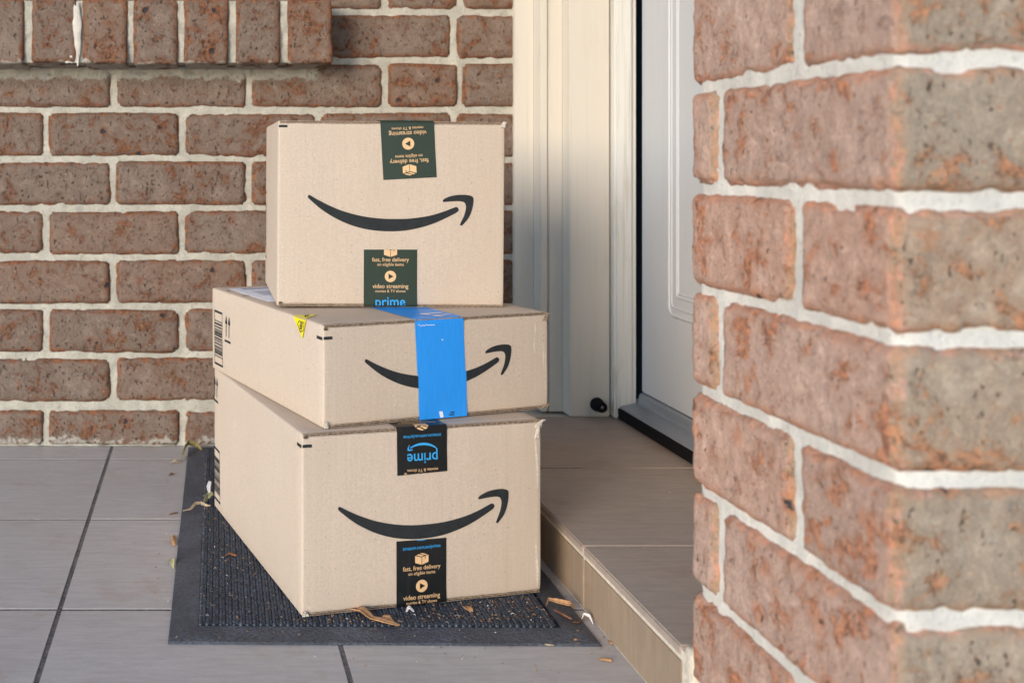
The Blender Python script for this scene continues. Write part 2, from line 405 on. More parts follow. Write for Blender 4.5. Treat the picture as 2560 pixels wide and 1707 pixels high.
# mortar fillet along the paving
fv = []
BR_H, BR_D, PIT = .0765, .030, .0865
stretch = [block('brick_stretcher', .2305, BR_D, BR_H, .0055, .0072, .0013, .008, s, attrs=True, origin='centre', rc=.013) for s in range(9)]
bat = {}
def bat_mesh(L, H=BR_H, var=0):
    k = (round(L, 3), round(H, 3), var)
    if k not in bat: bat[k] = block('brick_bat', L, BR_D, H, .0055, .0072, .0013, .008, 20 + len(bat), attrs=True, origin='centre', rc=.012)
    return bat[k]
EVEN0, ODD0 = -.279, -.1604          # x of a perpend in the two alternating courses
SILL_R = .2157
row_z = [(.001, .0620)] + [(.0782 + k * PIT, .0782 + k * PIT + BR_H) for k in range(10)]
WR = .5435
for ri, (za, zb) in enumerate(row_z):
    first = EVEN0 if ri % 2 == 0 else ODD0
    joints = [first + n * .24 for n in range(-4, 6)]
    joints = [j for j in joints if -1.05 < j < WR - .05]
    if ri % 2 == 1: joints.append(.452)
    joints = [-1.06] + sorted(joints) + [WR + .006]
    for a, b in zip(joints[:-1], joints[1:]):
        if .65 < za < .766 and a < SILL_R - .05: 
            if b < SILL_R + .08: continue
            a = SILL_R + .002
        jit = random.uniform(-.0025, .0025)
        xa, xb = a + .0047 + jit * .3, b - .0047 + jit * .3
        if b > WR: xb = WR + .012
        L = xb - xa
        if L < .03: continue
        if abs(L - .2306) < .003 and ri > 0: me = random.choice(stretch)
        else: me = bat_mesh(L, zb - za, random.randint(0, 1))
        rz = random.choice((0, math.pi)) if me in stretch else 0
        wlink('brick', me, 'brick', ((xa + xb) / 2, WALL_Y + BR_D / 2 - random.uniform(.0022, .0045), (za + zb) / 2 + random.uniform(-.001, .001)),
              (random.uniform(-.012, .012), rz + random.uniform(-.006, .006), random.uniform(-.006, .006)))
# bricks further left and higher up, joined (outside the photograph)
bm = bmesh.new()
for r in range(-1, 27):
    z0 = .079 + r * PIT
    if r < 0: z0 = .001
    for n in range(-9, 4):
        x0 = (EVEN0 if r % 2 else ODD0) + n * .24 + .006; x1 = x0 + .228
        if z0 < .94 and x1 > -1.06 : continue
        if x1 > WR or x0 < -2.0: continue
        if z0 > .66 and z0 < .766 and x1 < SILL_R + .1: continue
        bmesh.ops.create_cube(bm, size=1, matrix=Matrix.Translation(((x0 + x1) / 2, WALL_Y + .012, z0 + .0375)) @ Matrix.Diagonal((x1 - x0, .028, .075 if r >= 0 else .06, 1)))
bmesh.ops.bevel(bm, geom=bm.edges[:], offset=.004, segments=1, affect='EDGES')
me = bpy.data.meshes.new('outer_bricks'); bm.to_mesh(me); bm.free()
tag(wlink('outer_bricks', me, 'brick'), kind='stuff')
# projecting sill course: bricks on edge
SIL_Y, SIL_Z0, SIL_Z1 = 1.826, .6655, .776
wlink('sill_mortar', rough_sheet('sill_mortar', (-1.0, SIL_Y + .0065, SIL_Z0 + .004), (1.2, 0, 0), (0, 0, .104), 300, 30, (0, -1, 0), .0028, 70), 'mortar')
wlink('sill_mortar', boxmesh('sill_mortar_core', -1.0, SILL_R - .004, SIL_Y + .012, WALL_Y + .02, SIL_Z0 + .004, SIL_Z1 - .004), 'mortar')
sill_me = [block('sill_brick', .0755, .09, SIL_Z1 - SIL_Z0, .0045, .008, .0013, .004, 60 + s, attrs=True, origin='centre') for s in range(5)]
k = 0; x = SILL_R
while x > -1.0:
    wlink('sill_brick', sill_me[k % 5], 'brick', (x - .0378 + random.uniform(-.0012, .0012), SIL_Y + .045 + random.uniform(-.001, .001), (SIL_Z0 + SIL_Z1) / 2 + random.uniform(-.0015, .0015)),
          (R(-3), random.uniform(-.012, .012), random.choice((0, 0)) + random.uniform(-.01, .01)))
    x -= PIT; k += 1
# lime run on one sill joint
def blob_sheet(name, x0, x1, z0, z1, y, seed):
    v = [(x0 + (x1 - x0) * .5, y - .0035, (z0 + z1) / 2)]; n = 40
    for i in range(n):
        a = 2 * math.pi * i / n; rr = 1 + .35 * noise.noise(Vector((math.cos(a) * 2.2, math.sin(a) * 2.2, seed)))
        v.append(((x0 + x1) / 2 + (x1 - x0) / 2 * math.cos(a) * rr, y + .0008, (z0 + z1) / 2 + (z1 - z0) / 2 * math.sin(a) * rr))
    return pydata(name, v, [(0, i + 1, (i + 1) % n + 1) for i in range(n)], True)
wlink('lime_run', blob_sheet('lime_run', -.223, -.208, .667, .772, SIL_Y + .001, 2), 'mortar_light')
wlink('lime_run', blob_sheet('lime_run', -.236, -.212, .667, .690, SIL_Y + .0005, 5), 'mortar_light')
# mortar squeezed under the sill course
v = []; f = []; n = 260
for i in range(n + 1):
    x = -1.0 + 1.2 * i / n
    d = .004 + .006 * max(0, noise.noise(Vector((x * 40, 3, 1))) + .25) + .004 * noise.noise(Vector((x * 120, 1, 7)))
    v += [(x, WALL_Y - .006 - d * .8, SIL_Z0 + .002), (x, WALL_Y - .006 - d * .5, SIL_Z0 - d * .8), (x, WALL_Y + .004, SIL_Z0 - .006 - d * 1.6)]
for i in range(n):
    for q in (0, 1): f.append((3 * i + q, 3 * i + 3 + q, 3 * i + 4 + q, 3 * i + 1 + q))
wlink('mortar_squeeze', pydata('mortar_squeeze', v, f, True), 'mortar')

# ------------------------------------------------------------------ brick pillar at right
PXL, PYF, PYB = .4262, .665, .945
pil = empty('brick_pillar', (.6, .8, 0))
tag(pil, 'out-of-focus reddish brick pillar with white mortar at the right, in front of the door', 'pillar')
def plink(name, me, mat, loc=(0, 0, 0), rot=(0, 0, 0)):
    o = link(name, me, mat); o.parent = pil; o.location = Vector(loc) - pil.location; o.rotation_euler = rot; return o
PJ0 = .0465
BH2 = .0782
def p_brick(x0, x1, y0, y1, z0, seed, amp=.0013):
    me = block('pillar_brick', x1 - x0, y1 - y0, BH2, .0055, .0036, amp, .010, seed, attrs=True, origin='centre', freq=75, wob=.9)
    me.materials.append(M['brick_pink']); me.materials.append(M['brick_front'])
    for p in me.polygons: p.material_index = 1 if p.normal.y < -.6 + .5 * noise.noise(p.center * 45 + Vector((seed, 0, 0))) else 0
    plink('brick', me, 'brick_pink', ((x0 + x1) / 2, (y0 + y1) / 2, z0 + BH2 / 2), (random.uniform(-.008, .008), random.uniform(-.008, .008), random.uniform(-.006, .006)))
for r in range(-1, 9):
    z0 = PJ0 + r * PIT + .0042
    if r == -1: z0 = .0465 - BH2 - .0055
    jx = random.uniform(-.0015, .0015)
    odd = (r % 2 == 0)
    s = 100 + r * 5
    if odd:      # header on this face, stretcher on the front
        p_brick(PXL + jx, PXL + .229, PYF, .7735, z0, s)
        p_brick(PXL + .2405, PXL + .470, PYF, .72, z0, s + 2)
        p_brick(PXL + .4815, PXL + .66, PYF, .72, z0, s + 3)
        p_brick(PXL + jx, PXL + .105, .7855, PYB - .0 + jx, z0, s + 1)
    else:        # stretcher on this face, then a cut piece
        p_brick(PXL + jx, PXL + .104, PYF, .8890, z0, s)
        p_brick(PXL + jx, PXL + .105, .9015, PYB + jx, z0, s + 1)
        p_brick(PXL + .1155, PXL + .345, PYF, .72, z0, s + 2)
        p_brick(PXL + .3565, PXL + .586, PYF, .72, z0, s + 3)
def pillar_core():
    # rounded L-shaped mortar body, rough surface on the faces towards the porch
    v = []; f = []
    path = []
    x0, yF, yB, rr = PXL + .0042, PYF + .0042, PYB - .0060, .008
    n = 60
    for i in range(41): path.append((1.09 + (x0 + .02 - 1.09) * i / 40, yF, 0, -1))
    for i in range(1, 7):
        a = math.pi / 2 * i / 6
        path.append((x0 + rr - rr * math.sin(a), yF + rr - rr * math.cos(a), -math.sin(a), -math.cos(a)))
    for i in range(1, n + 1): path.append((x0, yF + rr + (yB - rr - yF - rr) * i / n, -1, 0))
    for i in range(1, 7):
        a = math.pi / 2 * i / 6
        path.append((x0 + rr - rr * math.cos(a), yB - rr + rr * math.sin(a), -math.cos(a), math.sin(a)))
    for i in range(1, 5): path.append((x0 + rr + (.80 - x0) * i / 4, yB, 0, 1))
    nz = 210; z1 = .86
    for j in range(nz + 1):
        z = -.05 + (z1 + .05) * j / nz
        for (x, y, nx, ny) in path:
            d = noise.noise(Vector((x, y, z)) * 60) * .0011 + noise.noise(Vector((x, y, z)) * 210) * .0007
            v.append((x + nx * d, y + ny * d, z))
    m = len(path)
    for j in range(nz):
        for i in range(m - 1):
            a = j * m + i; f.append((a, a + m, a + m + 1, a + 1))
    return pydata('mortar_core', v, f, True)
plink('mortar_core', pillar_core(), 'mortar_light')
plink('pillar_infill', boxmesh('pillar_infill', PXL + .02, .80, PYF + .02, PYB - .02, -.05, .855), 'mortar_light')
plink('upper_wall', boxmesh('upper_wall', PXL + .002, 1.1, PYF + .002, PYB - .002, .862, 2.42), 'brick_pink')
plink('side_wall', boxmesh('side_wall', .80, 1.1, PYF + .012, PYB - .01, -.05, .858), 'brick_pink')
plink('mortar_fillet', block('mortar_fillet', .03, .018, .074, .004, .004, .0018, .004, 77, freq=80), 'grout_pale', (.4262, .9425, -.001))

# ------------------------------------------------------------------ entry step
ST, SX = .071, .4258
step = link('entry_step', boxmesh('entry_step', SX + .0008, 1.0, PYB + .004, 1.93, -.02, ST - .0035), 'grout_pale'); tag(step, kind='structure')
yj = [PYB + .017, 1.2115, 1.5191, 1.826]
for a, b in zip(yj[:-1], yj[1:]):
    link('tile', boxmesh('step_tile', SX - .0008, SX + .300, a + .0018, b - .0018, ST - .010, ST, .0016), 'tile_step', step)
    link('tile', boxmesh('step_tile_b', SX + .3035, SX + .56, a + .0018, b - .0018, ST - .010, ST, .0016), 'tile_step', step)
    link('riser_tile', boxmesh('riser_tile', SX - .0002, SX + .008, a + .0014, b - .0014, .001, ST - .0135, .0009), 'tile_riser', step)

# ------------------------------------------------------------------ door frame, door, threshold
fr = empty('door_frame', (.64, 1.85, ST))
tag(fr, 'cream painted timber door frame with stepped mouldings between brick wall and door', 'door frame')
def flink(name, me, mat):
    o = link(name, me, mat); o.parent = fr; o.location = -fr.location; return o
FZ = 2.30
def board(name, x0, x1, y0, mat='paint', bev=.0018, z0=ST + .0005):
    return flink(name, boxmesh(name, x0, x1, y0, 1.93, z0, FZ, bev), mat)
board('outer_trim', .5446, .5795, 1.894)
board('moulding', .5784, .5909, 1.856)
board('moulding', .5922, .6175, 1.857)
board('casing_board', .6164, .6842, 1.821)
board('jamb', .6870, .7178, 1.806, 'paint_worn', .0035)
board('door_stop_strip', .7183, .7252, 1.812, 'paint_worn', .0012, ST + .012)
flink('door_gap_backing', boxmesh('door_gap_backing', .7253, .82, 1.872, 1.90, ST + .02, FZ), 'rubber_and_gap_black')  # black sheet behind the door slit, its deep shade put into the colour
flink('gap_backing', boxmesh('gap_backing', .6838, .6874, 1.838, 1.90, ST + .002, FZ), 'rubber_and_gap_black')  # black strip, colours in the shade between the two boards
door = empty('front_door', (.75, 1.8, ST + .044))
tag(door, 'off-white front door with moulded panel, mostly hidden behind the brick pillar', 'door')
DX = .7320
o = link('door_slab', boxmesh('door_slab', DX, DX + .04, .96, 1.806, .1165, 2.2, .002), 'door_paint'); o.parent = door; o.location = -door.location
def rounded_rect(y0, y1, z0, z1, r, n=6):
    p = []
    for (cy, cz, a0) in ((y1 - r, z0 + r, -90), (y1 - r, z1 - r, 0), (y0 + r, z1 - r, 90), (y0 + r, z0 + r, 180)):
        for i in range(n + 1):
            a = R(a0 + 90 * i / n); p.append((cy + r * math.cos(a), cz + r * math.sin(a)))
    return p
def bead(name, pts, rad, x, mat, parent):
    cu = bpy.data.curves.new(name, 'CURVE'); cu.dimensions = '3D'; cu.bevel_depth = rad; cu.bevel_resolution = 3
    sp = cu.splines.new('POLY'); sp.points.add(len(pts) - 1); sp.use_cyclic_u = True
    for i, p in enumerate(pts): sp.points[i].co = (x, p[0], p[1], 1)
    t = bpy.data.objects.new('tmp', cu); me = bpy.data.meshes.new_from_object(t); bpy.data.objects.remove(t)
    me.polygons.foreach_set('use_smooth', [True] * len(me.polygons)); me.name = name
    o = link(name, me, mat); o.parent = parent; o.location = -parent.location; return o
bead('panel_moulding', rounded_rect(1.06, 1.700, .262, 1.00, .016), .0040, DX + .0012, 'door_paint', door)
bead('panel_moulding', rounded_rect(1.075, 1.690, .274, .988, .010), .0022, DX + .0005, 'door_paint', door)
bead('panel_moulding', rounded_rect(1.088, 1.672, .292, .970, .004), .0028, DX + .0009, 'door_paint', door)
bead('panel_moulding', rounded_rect(1.094, 1.666, .298, .964, .003), .0020, DX + .0006, 'door_paint', door)
th = empty('door_threshold', (.71, 1.4, ST))
tag(th, 'grey metal door threshold with dark front strip on the tiled step', 'threshold')
def tlink(name, me, mat):
    o = link(name, me, mat); o.parent = th; o.location = -th.location; return o
tlink('sill_plate', extrude_profile('sill_plate', [(.6935, .0905), (.6955, .0932), (.7215, .0985), (.7235, .0975), (.7255, .1015), (.7275, .1125), (.7310, .1155), (.78, .1155), (.78, .0905)], 'y', .96, 1.8055, .0006), 'sill')
tlink('nose_strip', extrude_profile('nose_strip', [(.6930, ST + .0008), (.6918, .0895), (.7225, .0900), (.7225, ST + .0008)], 'y', .96, 1.815, .0008), 'rubber_and_gap_black')  # plain black strip below the grey plate
bs = empty('door_stop', (.6620, 1.8205, .093))
tag(bs, 'small round black rubber door stop low on the cream frame', 'door stop')
def lathe(name, prof, n=24):
    v = []; f = []
    for (r_, y_) in prof:
        for i in range(n): v.append((r_ * math.cos(2 * math.pi * i / n), y_, r_ * math.sin(2 * math.pi * i / n)))
    for k in range(len(prof) - 1):
        for i in range(n): f.append((k * n + i, k * n + (i + 1) % n, (k + 1) * n + (i + 1) % n, (k + 1) * n + i))
    f.append(list(range((len(prof) - 1) * n, len(prof) * n)))
    return pydata(name, v, f, True)
link('bumper', lathe('bumper', [(.0115, 0), (.0115, -.004), (.0100, -.007), (.0092, -.022), (.0086, -.0255), (.0070, -.0272), (.0035, -.0274), (.0030, -.0245)]), 'rubber_and_gap_black', bs)
link('screw', lathe('screw', [(.0028, -.024), (.0026, -.0256), (.0012, -.0262)]), 'metal', bs)

# ------------------------------------------------------------------ door mat
mat = empty('door_mat', (-.0376, 1.1245, 0), R(-.75))
tag(mat, 'black rubber door mat with ribbed nubs and flat border under the parcels', 'door mat')
MW, ML, MB, MT = .4495, .765, .031, .0062
def border_mesh():
    bm = bmesh.new()
    ring = [((0, 0), (MB, MB)), ((MW, 0), (MW - MB, MB)), ((MW, ML), (MW - MB, ML - MB)), ((0, ML), (MB, ML - MB))]
    nseg = 14
    rows = []
    for k in range(4):
        (a, ai), (b, bi) = ring[k], ring[(k + 1) % 4]
        for s in range(nseg):
            t = s / nseg
            o = Vector((a[0] + (b[0] - a[0]) * t, a[1] + (b[1] - a[1]) * t)); i = Vector((ai[0] + (bi[0] - ai[0]) * t, ai[1] + (bi[1] - ai[1]) * t))
            wob = .0008 * noise.noise(Vector((o.x * 14, o.y * 14, 3)))
            lift = .0007 * max(0, noise.noise(Vector((o.x * 9, o.y * 9, 8))))
            col = []
            for (u, z) in ((0, .0002), (0, .0018), (.02, .0027), (.5, .0047), (.96, MT), (1, MT), (1, .0012)):
                p = o + (i - o) * u; col.append(bm.verts.new((p.x + wob, p.y + wob, z + lift)))
            rows.append(col)
    N = len(rows)
    for r in range(N):
        a, b = rows[r], rows[(r + 1) % N]
        for c in range(len(a) - 1): bm.faces.new((a[c], b[c], b[c + 1], a[c + 1]))
    bmesh.ops.recalc_face_normals(bm, faces=bm.faces)
    me = bpy.data.meshes.new('border'); bm.to_mesh(me); bm.free(); return me
link('border', border_mesh(), 'mat_border', mat)
link('base_sheet', boxmesh('base_sheet', MB - .001, MW - MB + .001, MB - .001, ML - MB + .001, .0006, .0024), 'mat_nub', mat)
def nub_mesh():
    v = []; f = []
    prof = [(.0024, .002), (.0026, .0060), (.0022, .0075), (.0012, .0085)]; n = 8
    x = MB + .0042
    box = [(.1065, 1.170), 13.6]
    ca, sa = math.cos(R(13.6)), math.sin(R(13.6))
    while x < MW - MB - .003:
        for k in (0, 1):
            y = MB + .003 + k * .0027
            while y < ML - MB - .002:
                X, Y = -.0376 + x, 1.1245 + y
                dx, dy = X - .106, Y - 1.170
                lx, ly = dx * ca + dy * sa, -dx * sa + dy * ca
                if not (.02 < lx < .27 and .02 < ly < .37):
                    b = len(v); cx = x + (-.0015 if k == 0 else .0016); sc = random.uniform(.92, 1.06)
                    for (r_, z_) in prof:
                        for i in range(n):
                            a = 2 * math.pi * (i + .5 * k) / n
                            v.append((cx + r_ * sc * math.cos(a), y + r_ * sc * math.sin(a), z_ * (sc if z_ > .003 else 1)))
                    for q in range(len(prof) - 1):
                        for i in range(n): f.append((b + q * n + i, b + q * n + (i + 1) % n, b + (q + 1) * n + (i + 1) % n, b + (q + 1) * n + i))
                    f.append([b + (len(prof) - 1) * n + i for i in range(n)])
                y += .0054
        x += .0072
    return pydata('nub_field', v, f, True)
tag(link('nub_field', nub_mesh(), 'mat_nub', mat), kind='stuff')

# ------------------------------------------------------------------ parcels
def bulge(a, b, amp):
    a = min(max(a, 0), 1); b = min(max(b, 0), 1)
    return amp * 16 * a * (1 - a) * b * (1 - b)
class Parcel:
    def __init__(s, name, label, loc, ang, W, L, H, ry=0, amp=.0022, ampl=.003, seed=1, folds=()):
        s.folds = folds
        s.W, s.L, s.H, s.amp, s.ampl = W, L, H, amp, ampl
        s.root = empty(name, loc, R(ang), R(ry)); tag(s.root, label, 'parcel', 'cardboard parcels stacked on the door mat')
        E, T = .0020, .0034
        s.T = T
        sd = Vector((seed * 7.7, seed, 0))
        def post_body(p):
            wob = .0007 * noise.noise(p * 22 + sd)
            if p.x < .004: p = Vector((p.x - bulge(p.y / L, p.z / H, ampl) + wob * .15, p.y, p.z))
            if p.z > H - .004: p = Vector((p.x, p.y, p.z + wob * .5))
            if p.x > W - .004: p = Vector((p.x + wob, p.y, p.z))
            return p
        me = block('carton_body', W, L - E, H, .0026, .012, post=post_body)
        link('carton_body', me, 'card', s.root, (0, E, 0))
        def post_panel(p):
            x, z = p.x + .0004, p.z + T
            if p.y < .0045: p = Vector((p.x, p.y - s.fb(x, z), p.z))
            if p.z > H - 2 * T - .003 or p.z < .003:
                p = p + Vector((0, 0, .0006 * noise.noise(Vector((x * 60, 0, seed))) ))
            return p
        me = block('end_panel', W - .0008, .010, H - 2 * T, .0018, .0045, post=post_panel)
        link('end_panel', me, 'card', s.root, (.0004, 0, T))
        for zb, nm in ((H - T, 'top_flap_edge'), (0, 'bottom_flap_edge')): s.flap_edge(nm, zb, seed + zb)
    def fb(s, x, z):       # how far the front panel bows outwards
        q = bulge(x / s.W, z / s.H, s.amp) + .0005 * noise.noise(Vector((x * 18, z * 7, s.W * 90)))
        q -= .0005 * math.exp(-((x - .0075 - .0012 * noise.noise(Vector((z * 25, s.H * 40, 1)))) / .0017) ** 2)     # crease beside the corner
        q -= .0004 * math.exp(-((x - s.W + .009) / .002) ** 2)
        for (xc, a) in s.folds: q += a * math.exp(-((x - xc - .0015 * noise.noise(Vector((z * 20, xc * 90, 2)))) / .0022) ** 2)
        for cx_, cz_ in ((0, 0), (s.W, 0), (0, s.H), (s.W, s.H)):                                                # crushed corners
            d = math.hypot(x - cx_, z - cz_)
            if d < .022: q -= .0016 * (1 - d / .022) ** 2 * (.6 + .8 * abs(noise.noise(Vector((x * 160, z * 160, s.W * 70)))))
        return q
    def flap_edge(s, name, z0, seed):
        v, f, mi = [], [], []
        t = s.T
        def strip(za, zb, y0, y1, m, jag=.0006):
            n = 150
            for i in range(n + 1):
                x = .0015 + (s.W - .003) * i / n
                b = s.fb(x, min(max(z0, 0), s.H)) * .4
                j = jag * noise.noise(Vector((x * 260, za * 900, seed * 31))) + jag * .8 * noise.noise(Vector((x * 60, za * 900, seed * 17)))
                base = len(v)
                v.extend([(x, y0 - b + j, za), (x, y0 - b + j, zb), (x, y1, zb), (x, y1, za)])
                if i:
                    p = base - 4
                    for a, c in ((0, 1), (1, 2), (2, 3), (3, 0)): f.append((p + a, base + a, base + c, p + c)); mi.append(m)
        strip(z0 + .0003, z0 + .0010, .0006, .006, 0, .0008)
        strip(z0 + t - .0011, z0 + t - .0002, .0004, .006, 0, .0010)
        # fluting between the two liners
        n = int(s.W / .0011)
        for i in range(n + 1):
            x = .002 + (s.W - .004) * i / n
            z = z0 + t / 2 + .0005 * math.sin(2 * math.pi * x / .0068 + noise.noise(Vector((x * 30, seed, 0))) * 2)
            base = len(v); b = s.fb(x, min(max(z0, 0), s.H)) * .4
            v.extend([(x, .0008 - b, z - .00028), (x, .0008 - b, z + .00028), (x, .006, z + .00028), (x, .006, z - .00028)])
            if i:
                p = base - 4
                for a, c in ((0, 1), (1, 2), (3, 0)): f.append((p + a, base + a, base + c, p + c)); mi.append(1)
        me = pydata(name, v, f); me.materials.append(M['card_edge']); me.materials.append(M['card_core'])
        me.polygons.foreach_set('material_index', mi)
        link(name, me, None, s.root)
    # ---- placing flat print on the faces
    def front(s, x, z, lift): 
        return Vector((x, -s.fb(x, z) - lift, z))
    def left(s, y, z, lift):
        return Vector((-bulge((y - .002) / s.L, z / s.H, s.ampl) - lift, y, z))
    def top(s, x, y, lift): return Vector((x, y, s.H + lift))
    def place(s, name, verts2, faces, face, lift, mat, parent=None):
        fn = getattr(s, face)
        me = pydata(name, [fn(a, b, lift) for a, b in verts2], faces)
        bm = bmesh.new(); bm.from_mesh(me); bmesh.ops.recalc_face_normals(bm, faces=bm.faces); bm.to_mesh(me); bm.free()
        return link(name, me, mat, parent or s.root)

def resample(pts, n, smooth=True):
    P = [Vector((x, y, 0)) for x, y in pts]
    # Catmull-Rom through the points, then even spacing
    Q = []
    for i in range(len(P) - 1):
        p0 = P[max(i - 1, 0)]; p1 = P[i]; p2 = P[i + 1]; p3 = P[min(i + 2, len(P) - 1)]
        for k in range(12):
            t = k / 12
            Q.append(.5 * ((2 * p1) + (p2 - p0) * t + (2 * p0 - 5 * p1 + 4 * p2 - p3) * t * t + (3 * p1 - p0 - 3 * p2 + p3) * t ** 3))
    Q.append(P[-1])
    d = [0]
    for a, b in zip(Q[:-1], Q[1:]): d.append(d[-1] + (b - a).length)
    out = []; k = 0
    for i in range(n + 1):
        t = d[-1] * i / n
        while k < len(d) - 2 and d[k + 1] < t: k += 1
        u = (t - d[k]) / max(d[k + 1] - d[k], 1e-9); q = Q[k].lerp(Q[k + 1], u); out.append((q.x, q.y))
    return out
# arrow-tipped curve: unit = its full width, origin at its left tip
U = 1203.
def sm(pts): return [((x - 370) / U, (690 - y) / U) for x, y in pts]
SW_UP = sm([(370, 687), (376, 678), (386, 677), (450, 713), (540, 757), (640, 795), (760, 825), (880, 841), (1000, 845), (1120, 840), (1250, 820), (1350, 791), (1435, 758), (1452, 756), (1464, 765), (1466, 776)])
SW_LO = sm([(370, 690), (373, 697), (380, 704), (460, 772), (540, 825), (640, 875), (750, 911), (860, 930), (970, 935), (1080, 928), (1180, 908), (1280, 877), (1380, 832), (1446, 797), (1458, 790), (1465, 781)])
AH_O = sm([(1348, 712), (1353, 702), (1370, 691), (1410, 676), (1455, 668), (1505, 666), (1545, 671), (1568, 683), (1573, 702), (1568, 750), (1553, 802), (1533, 840), (1512, 866), (1492, 887), (1483, 890)])
AH_I = sm([(1348, 714), (1352, 719), (1375, 718), (1410, 715), (1450, 713), (1480, 714), (1500, 719), (1512, 731), (1518, 755), (1512, 792), (1503, 820), (1490, 848), (1478, 874), (1475, 884), (1479, 889)])
def arrow_curve(n=70):
    v = []; f = []
    for up, lo in ((SW_UP, SW_LO), (AH_O, AH_I)):
        a, b = resample(up, n), resample(lo, n); base = len(v)
        for p, q in zip(a, b): v += [p, ((p[0] + q[0]) / 2, (p[1] + q[1]) / 2), q]
        for i in range(n):
            for k in (0, 1): f.append((base + 3 * i + k, base + 3 * i + k + 1, base + 3 * i + k + 4, base + 3 * i + k + 3))
    return v, f
AC_V, AC_F = arrow_curve()
def print_arrow(P, x, z, width, rot):
    c, s_ = math.cos(R(rot)), math.sin(R(rot))
    P.place('printed_arrow_curve', [(x + width * (a * c - b * s_), z + width * (a * s_ + b * c)) for a, b in AC_V], AC_F, 'front', .00035, 'ink')
def print_rect(P, name, x0, x1, z0, z1, face, mat='ink', lift=.0003, n=4):
    v, f = [], []
    for i in range(n + 1):
        t = i / n; v += [(x0 + (x1 - x0) * t, z0), (x0 + (x1 - x0) * t, z1)]
    for i in range(n): f.append((2 * i, 2 * i + 2, 2 * i + 3, 2 * i + 1))
    return P.place(name, v, f, face, lift, mat)

def text_mesh(txt, bold=.0):
    cu = bpy.data.curves.new('t', 'FONT'); cu.body = txt; cu.size = 1; cu.align_x = 'CENTER'; cu.offset = bold; cu.resolution_u = 4
    t = bpy.data.objects.new('tmp', cu); me = bpy.data.meshes.new_from_object(t); bpy.data.objects.remove(t)
    return me
def poly2(parts):
    v, f = [], []
    for p in parts:
        b = len(v); v += p; f.append(list(range(b, b + len(p))))
    return v, f
def icon_box():
    return poly2([[(-.5, .17), (-.5, -.32), (-.02, -.48), (-.02, .03)],
                  [(.02, .03), (.02, -.48), (.5, -.32), (.5, .17), (.29, .107), (.29, -.07), (.235, -.09), (.235, .092)],
                  [(-.42, .215), (-.01, .085), (.17, .138), (-.25, .262)],
                  [(-.16, .288), (.27, .165), (.42, .212), (.01, .335)]])
def icon_play(n=36):
    v = [(math.cos(2 * math.pi * i / n) * .5, math.sin(2 * math.pi * i / n) * .5) for i in range(n)]
    return v, [list(range(n))]
